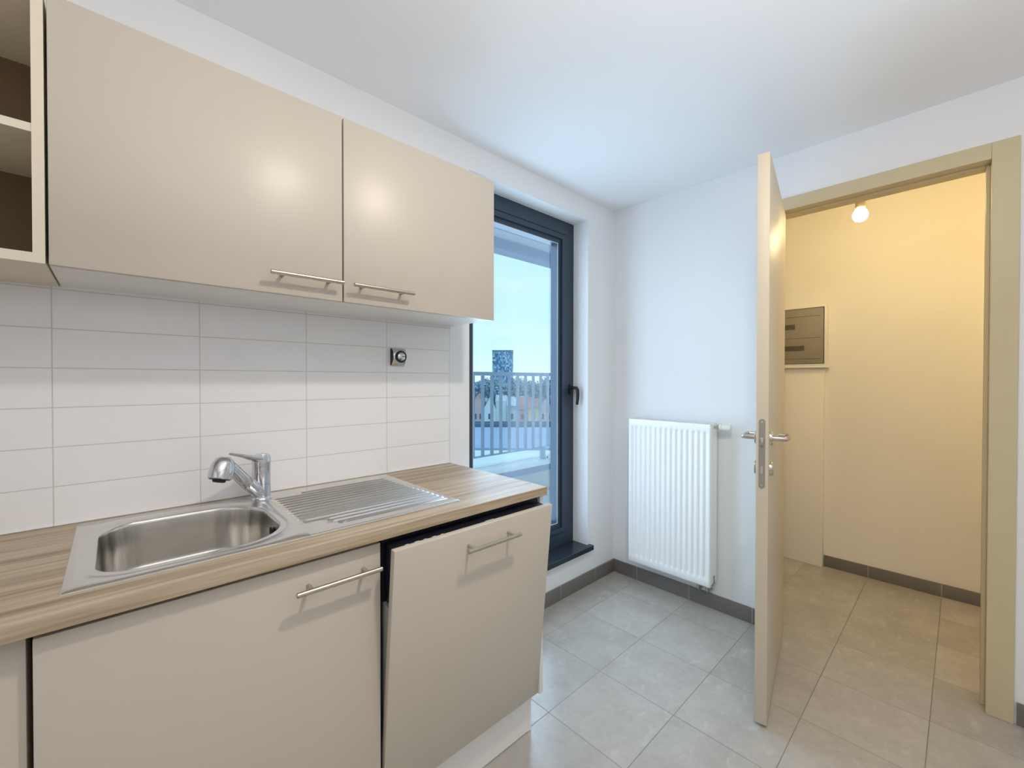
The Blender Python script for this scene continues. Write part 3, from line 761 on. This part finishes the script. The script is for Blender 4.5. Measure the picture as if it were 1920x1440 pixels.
m = MB(); m.lathe([(0.0, -0.034), (0.012, -0.032), (0.022, -0.026), (0.030, -0.014), (0.033, 0.0), (0.031, 0.012), (0.024, 0.024), (0.016, 0.034), (0.0135, 0.040)], bc, (0.05, 0.03, 1), 28)
m.build('glass_bulb', M['bulb'], t)
m = MB(); m.lathe([(0.016, 0.0), (0.0205, 0.002), (0.0205, 0.036), (0.018, 0.040), (0.006, 0.041)], bc + Vector((0.002, 0.001, 0.036)), (0.03, 0.02, 1), 24)
m.build('lamp_socket', M['socket'], t)
m = MB(); m.tube([bc + Vector((0.004, 0.002, 0.075)), bc + Vector((0.004, 0.004, 0.2)), (0.40, -1.227, 2.56)], 0.0032, 8)
m.build('cord', M['cord'], t)

# ------------------------------------------------------------------ balcony
struct('balcony_floor', MB().box(-4.5, 4.5, WT, 1.40, 0.02, 0.12), M['render'], 'pale balcony floor outside the window', 'balcony floor')
struct('balcony_ceiling', MB().box(-4.5, 4.5, WT, 1.50, 2.668, 2.75), M['soffit'], 'grey underside of the slab over the balcony', 'balcony ceiling')
struct('balcony_beam', MB().box(-4.5, 4.5, 1.5, 1.66, 2.567, 2.80), M['beam'], 'blue grey edge beam above the balcony', 'beam')
pr = empty('balcony_parapet', (0, 1.58, 0), 'low rendered balcony parapet with pale metal coping', 'parapet', kind='structure')
MB().box(-4.5, 4.5, 1.425, 1.78, -0.5, 0.335).build('parapet_wall', M['render'], pr)
m = MB(); m.box(-4.5, 4.5, 1.400, 1.80, 0.330, 0.400, 0.004); m.box(-4.5, 4.5, 1.70, 1.716, 0.400, 0.408); m.box(-4.5, 4.5, 1.640, 1.650, 0.400, 0.405)
tag(m.build('coping', M['coping'], pr, smooth=False), 'pale metal coping')
MB().box(-4.5, 4.5, 1.398, 1.4005, 0.331, 0.392).build('coping_flange', M['beam'], pr)
rl = empty('balcony_railing', (0.6, 1.58, 0.40), 'grey upright-slat balcony railing standing on the parapet', 'railing')
MB().box(-2.2, 4.2, 1.555, 1.605, 1.325, 1.361, 0.002).build('top_rail', M['rail'], rl)
MB().box(-2.2, 4.2, 1.565, 1.595, 0.536, 0.548, 0.001).build('bottom_rail', M['rail'], rl)
x = 0.155 - 0.1177 * 19
while x < 4.1:
    if -1.3 < x < 3.2:
        MB().box(x - 0.019, x + 0.019, 1.576, 1.584, 0.549, 1.324).build('slat', M['rail'], rl)
    x += 0.1177
for px in (-0.56, 1.012, 2.58):
    po = MB().box(px - 0.02, px + 0.02, 1.555, 1.605, 0.4085, 0.535, 0.001).build('post', M['rail'], rl)
    MB().box(px - 0.035, px + 0.09, 1.535, 1.625, 0.4005, 0.4085).build('foot_plate', M['coping'], po)
    for q in (0.045, 0.080):
        m = MB(); m.lathe([(0.008, 0), (0.008, 0.012), (0.004, 0.014), (0.004, 0.022)], (px + q, 1.58, 0.4085), (0, 0, 1), 8); m.build('bolt', M['darkedge'], po)

# ------------------------------------------------------------------ the town beyond
# town is laid out from the camera spot: depth along its view, lateral across it
VIEW_ORIGIN = Vector((-2.45, -1.60, 0)); VIEW_HEADING = 0.816
vx = Vector((math.cos(VIEW_HEADING), math.sin(VIEW_HEADING), 0)); rx = Vector((math.sin(VIEW_HEADING), -math.cos(VIEW_HEADING), 0))
def far(depth, lateral, z): p = VIEW_ORIGIN + vx * depth + rx * lateral; return Vector((p.x, p.y, z))
RT = Matrix(((rx.x, vx.x, 0, 0), (rx.y, vx.y, 0, 0), (0, 0, 1, 0), (0, 0, 0, 1)))   # local x sideways, y away
def farxf(depth, lateral, z): return Matrix.Translation(far(depth, lateral, z)) @ RT
struct('ground', MB().box(-200, 600, 8, 700, -9.2, -9.0), M['ground'], 'pale ground of the town far below the balcony', 'ground')
# tower block
t = empty('tower_block', far(400, -8.5, -9), 'blue glass tower block rising behind the balcony railing', 'tower')
m = MB(); m.xf = farxf(400, -8.5, -9); m.box(-9.6, 9.6, -8, 8, 0, 36.8); m.build('facade', M['tower'], t)
m = MB(); m.xf = farxf(400, -8.5, 27.8); m.box(-9.8, 9.8, -8.2, 8.2, 0, 0.9); m.build('roof_edge', M['darkedge'], t)
# trees along the skyline
def crown(R, hgt, seed):
    rnd = random.Random(seed); m = MB()
    for k in range(420):
        a = rnd.uniform(0, 2 * PI); u = rnd.uniform(-1, 1); rr = (rnd.random() ** 0.45)
        p = Vector((R * rr * math.sqrt(1 - u * u) * math.cos(a), R * rr * math.sqrt(1 - u * u) * math.sin(a), hgt * 0.62 + hgt * 0.38 * rr * u))
        s = rnd.uniform(0.25, 0.55); q = Matrix.Rotation(rnd.uniform(0, 6), 3, Vector((rnd.uniform(-1, 1), rnd.uniform(-1, 1), rnd.uniform(-1, 1))).normalized())
        vs = [m.bm.verts.new(p + q @ Vector(c) * s) for c in ((-1, -0.7, 0), (1, -0.7, 0), (1, 0.7, 0), (-1, 0.7, 0))]; m.bm.faces.new(vs)
    return m
tp = None; L = []
lat = -25.0
for k in range(17):
    R = 2.6 + 0.5 * ((k * 7) % 5) / 4; hg = 10.2 + 1.6 * ((k * 3) % 4) / 3
    dp = 150 + ((k * 11) % 7) * 3.0
    loc = far(dp, lat * dp / 160, -9.0)
    if tp is None:
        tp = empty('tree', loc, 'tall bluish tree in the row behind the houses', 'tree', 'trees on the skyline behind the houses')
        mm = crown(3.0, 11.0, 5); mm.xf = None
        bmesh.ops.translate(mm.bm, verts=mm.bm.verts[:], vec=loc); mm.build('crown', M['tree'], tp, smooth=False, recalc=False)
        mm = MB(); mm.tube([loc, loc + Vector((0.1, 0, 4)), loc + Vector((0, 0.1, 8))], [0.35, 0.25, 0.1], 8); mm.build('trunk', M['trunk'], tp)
    else:
        c = tp.copy(); COL.objects.link(c); c.location = loc; c.rotation_euler = (0, 0, k * 1.3); c.scale = (R / 3.0, R / 3.0, hg / 11.0)
        for ch in tp.children:
            d = ch.copy(); COL.objects.link(d); d.parent = c
    lat += 2.9
# row of houses
def house(lat, dep, wdt, hgt, roofh, gable, wall, roof, label, chim=True):
    t = empty('house', far(dep, lat, -9.0), label, 'house', 'houses across the street')
    X = farxf(dep, lat, -9.0); hw = wdt / 2; dd = 7.0
    m = MB(); m.xf = X
    if gable: m.prism([(-hw, 0), (hw, 0), (hw, hgt), (0, hgt + roofh - 0.12), (-hw, hgt)], 1, 0, dd)
    else: m.box(-hw, hw, 0, dd, 0, hgt)
    m.build('walls', wall, t, smooth=False)
    m = MB(); m.xf = X
    if gable:
        m.prism([(-hw - 0.15, hgt - 0.2), (0, hgt + roofh - 0.15), (hw + 0.15, hgt - 0.2), (hw + 0.15, hgt + 0.02), (0, hgt + roofh + 0.1), (-hw - 0.15, hgt + 0.02)], 1, -0.1, dd + 0.1)
    else:
        m.prism([(-0.2, hgt), (dd + 0.2, hgt), (dd / 2, hgt + roofh)], 0, -hw, hw)
    rf = m.build('roof', roof, t, smooth=False)
    if chim:
        m = MB(); m.xf = X; m.box(hw * 0.45, hw * 0.45 + 0.5, dd / 2 - 0.3, dd / 2 + 0.3, hgt + roofh * 0.4, hgt + roofh + 0.7); m.build('chimney', M['darkedge'], rf)
    n = 2 if wdt > 2.6 else 1
    for r in range(2):
        for k in range(n):
            wx = -hw + wdt * (k + 0.5) / n; z = 1.0 + r * 2.6
            if z + 1.3 > hgt: continue
            m = MB(); m.xf = X; m.box(wx - 0.35, wx + 0.35, -0.06, 0.01, z, z + 1.3); m.build('window', M['winglass'], t)
def hm(n, c): 
    M[n] = plain(n, c, 0.9, var=0.05, scale=0.8); return M[n]
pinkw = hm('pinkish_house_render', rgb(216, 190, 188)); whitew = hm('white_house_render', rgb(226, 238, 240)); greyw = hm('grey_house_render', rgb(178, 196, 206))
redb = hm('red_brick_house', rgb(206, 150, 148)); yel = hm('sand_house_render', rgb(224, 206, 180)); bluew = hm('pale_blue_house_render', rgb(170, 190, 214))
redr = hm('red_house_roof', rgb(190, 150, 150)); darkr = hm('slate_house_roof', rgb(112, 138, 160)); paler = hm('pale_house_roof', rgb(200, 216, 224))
HD = 100
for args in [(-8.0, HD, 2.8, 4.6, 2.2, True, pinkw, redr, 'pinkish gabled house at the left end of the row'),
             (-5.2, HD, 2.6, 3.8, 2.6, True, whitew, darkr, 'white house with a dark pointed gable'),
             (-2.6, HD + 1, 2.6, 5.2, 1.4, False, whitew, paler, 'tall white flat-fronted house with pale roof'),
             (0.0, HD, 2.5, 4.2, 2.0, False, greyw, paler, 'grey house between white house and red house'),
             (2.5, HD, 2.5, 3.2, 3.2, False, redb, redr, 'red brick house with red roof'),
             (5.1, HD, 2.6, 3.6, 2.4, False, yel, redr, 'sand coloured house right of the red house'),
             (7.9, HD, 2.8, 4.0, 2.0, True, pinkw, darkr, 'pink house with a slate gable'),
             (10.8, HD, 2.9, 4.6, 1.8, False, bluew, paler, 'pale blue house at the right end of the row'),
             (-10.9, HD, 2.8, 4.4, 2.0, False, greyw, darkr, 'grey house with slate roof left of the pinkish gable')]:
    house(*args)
# flat roofed buildings below
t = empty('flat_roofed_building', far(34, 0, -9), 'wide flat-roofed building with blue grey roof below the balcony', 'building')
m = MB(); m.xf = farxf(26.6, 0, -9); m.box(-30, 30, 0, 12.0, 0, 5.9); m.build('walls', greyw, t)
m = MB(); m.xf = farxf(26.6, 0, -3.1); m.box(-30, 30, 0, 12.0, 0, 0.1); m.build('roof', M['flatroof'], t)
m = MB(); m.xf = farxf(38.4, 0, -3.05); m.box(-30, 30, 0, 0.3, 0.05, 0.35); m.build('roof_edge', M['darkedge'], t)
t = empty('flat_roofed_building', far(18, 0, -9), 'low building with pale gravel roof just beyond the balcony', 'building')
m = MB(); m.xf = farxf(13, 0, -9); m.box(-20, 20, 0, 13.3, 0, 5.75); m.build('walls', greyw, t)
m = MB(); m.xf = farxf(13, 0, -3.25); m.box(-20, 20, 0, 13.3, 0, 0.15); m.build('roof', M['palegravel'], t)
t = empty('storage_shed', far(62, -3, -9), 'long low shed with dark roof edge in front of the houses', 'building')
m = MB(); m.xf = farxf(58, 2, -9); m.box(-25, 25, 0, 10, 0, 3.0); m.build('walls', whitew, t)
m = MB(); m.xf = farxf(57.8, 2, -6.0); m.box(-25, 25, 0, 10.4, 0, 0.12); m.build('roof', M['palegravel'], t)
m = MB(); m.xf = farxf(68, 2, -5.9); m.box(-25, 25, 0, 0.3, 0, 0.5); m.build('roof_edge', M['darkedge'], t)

# ------------------------------------------------------------------ sky and lights
wd = bpy.data.worlds.new('sky'); sc.world = wd; wd.use_nodes = True
nt = wd.node_tree; nt.nodes.clear()
out = nt.nodes.new('ShaderNodeOutputWorld'); bg = nt.nodes.new('ShaderNodeBackground')
tc = nt.nodes.new('ShaderNodeTexCoord'); sp = nt.nodes.new('ShaderNodeSeparateXYZ')
nt.links.new(tc.outputs['Generated'], sp.inputs[0])
grad = ramp(nt, sp.outputs[2], [(0.0, rgb(214, 243, 250)), (0.10, rgb(186, 230, 248)), (0.35, rgb(176, 222, 246)), (1.0, rgb(170, 212, 242))])
mp = nt.nodes.new('ShaderNodeMapping'); mp.inputs['Scale'].default_value = (2, 2, 9); nt.links.new(tc.outputs['Generated'], mp.inputs['Vector'])
cl = noise(nt, mp.outputs['Vector'], 1.4, 4, 0.55)
clr = ramp(nt, cl, [(0.45, (0, 0, 0, 1)), (0.75, (0.55, 0.55, 0.55, 1))])
nt.links.new(mixc(nt, clr, grad, rgb(222, 242, 248)), bg.inputs['Color'])
bg.inputs['Strength'].default_value = 1.42
nt.links.new(bg.outputs[0], out.inputs[0])

def light(name, kind, loc, energy, col, **k):
    l = bpy.data.lights.new(name, kind); l.energy = energy; l.color = col
    for a, v in k.items():
        if a != 'rot': setattr(l, a, v)
    o = bpy.data.objects.new(name, l); COL.objects.link(o); o.location = loc
    if 'rot' in k: o.rotation_euler = k['rot']
    return o
light('ceiling_lamp', 'AREA', (-1.62, -1.38, 2.39), 15.5, (1.0, 0.90, 0.79), shape='DISK', size=0.12, rot=(0, 0, 0))
light('window_daylight', 'AREA', (-0.755, 0.26, 1.26), 32, (0.55, 0.765, 1.0), shape='RECTANGLE', size=0.90, size_y=1.98, rot=(-PI / 2, 0, 0))
light('upward_fill', 'AREA', (-2.3, -2.2, 1.62), 34, (1.0, 0.965, 0.93), shape='DISK', size=2.2, rot=(PI, 0, 0))  # added fill aimed up to brighten the ceiling, no fixture stands here
light('rear_fill', 'AREA', (-4.3, -1.8, 1.2), 3, (0.97, 0.97, 1.0), shape='RECTANGLE', size=1.8, size_y=1.9, rot=(0, -PI / 2, 0))  # added soft fill behind the camera, no window there
light('hall_fill', 'POINT', (0.60, -2.35, 2.0), 10, (1.0, 0.72, 0.32), shadow_soft_size=0.15)  # added fill to even out the hallway, besides the visible bulb

# ------------------------------------------------------------------ camera
CAM = Vector((-2.4517, -1.6047, 1.2839)); F_PX = 795.156; YAW = 0.8158
cam = bpy.data.cameras.new('camera'); co = bpy.data.objects.new('camera', cam); COL.objects.link(co)
cam.sensor_width = 36; cam.sensor_fit = 'HORIZONTAL'; cam.lens = F_PX / 1920 * 36; cam.clip_start = 0.02; cam.clip_end = 2000
pit, rol = -0.0098, 0.0008
Fv = Vector((math.cos(YAW) * math.cos(pit), math.sin(YAW) * math.cos(pit), math.sin(pit))); Rv = Vector((math.sin(YAW), -math.cos(YAW), 0)); Uv = Rv.cross(Fv)
R2 = Rv * math.cos(rol) + Uv * math.sin(rol); U2 = Uv * math.cos(rol) - Rv * math.sin(rol)
co.matrix_world = Matrix(((R2.x, U2.x, -Fv.x, CAM.x), (R2.y, U2.y, -Fv.y, CAM.y), (R2.z, U2.z, -Fv.z, CAM.z), (0, 0, 0, 1)))
sc.camera = co
sc.cycles.diffuse_bounces = 6; sc.cycles.max_bounces = 10
sc.view_settings.view_transform = 'Standard'; sc.view_settings.look = 'None'
sc.view_settings.exposure = -0.17; sc.view_settings.gamma = 1.0
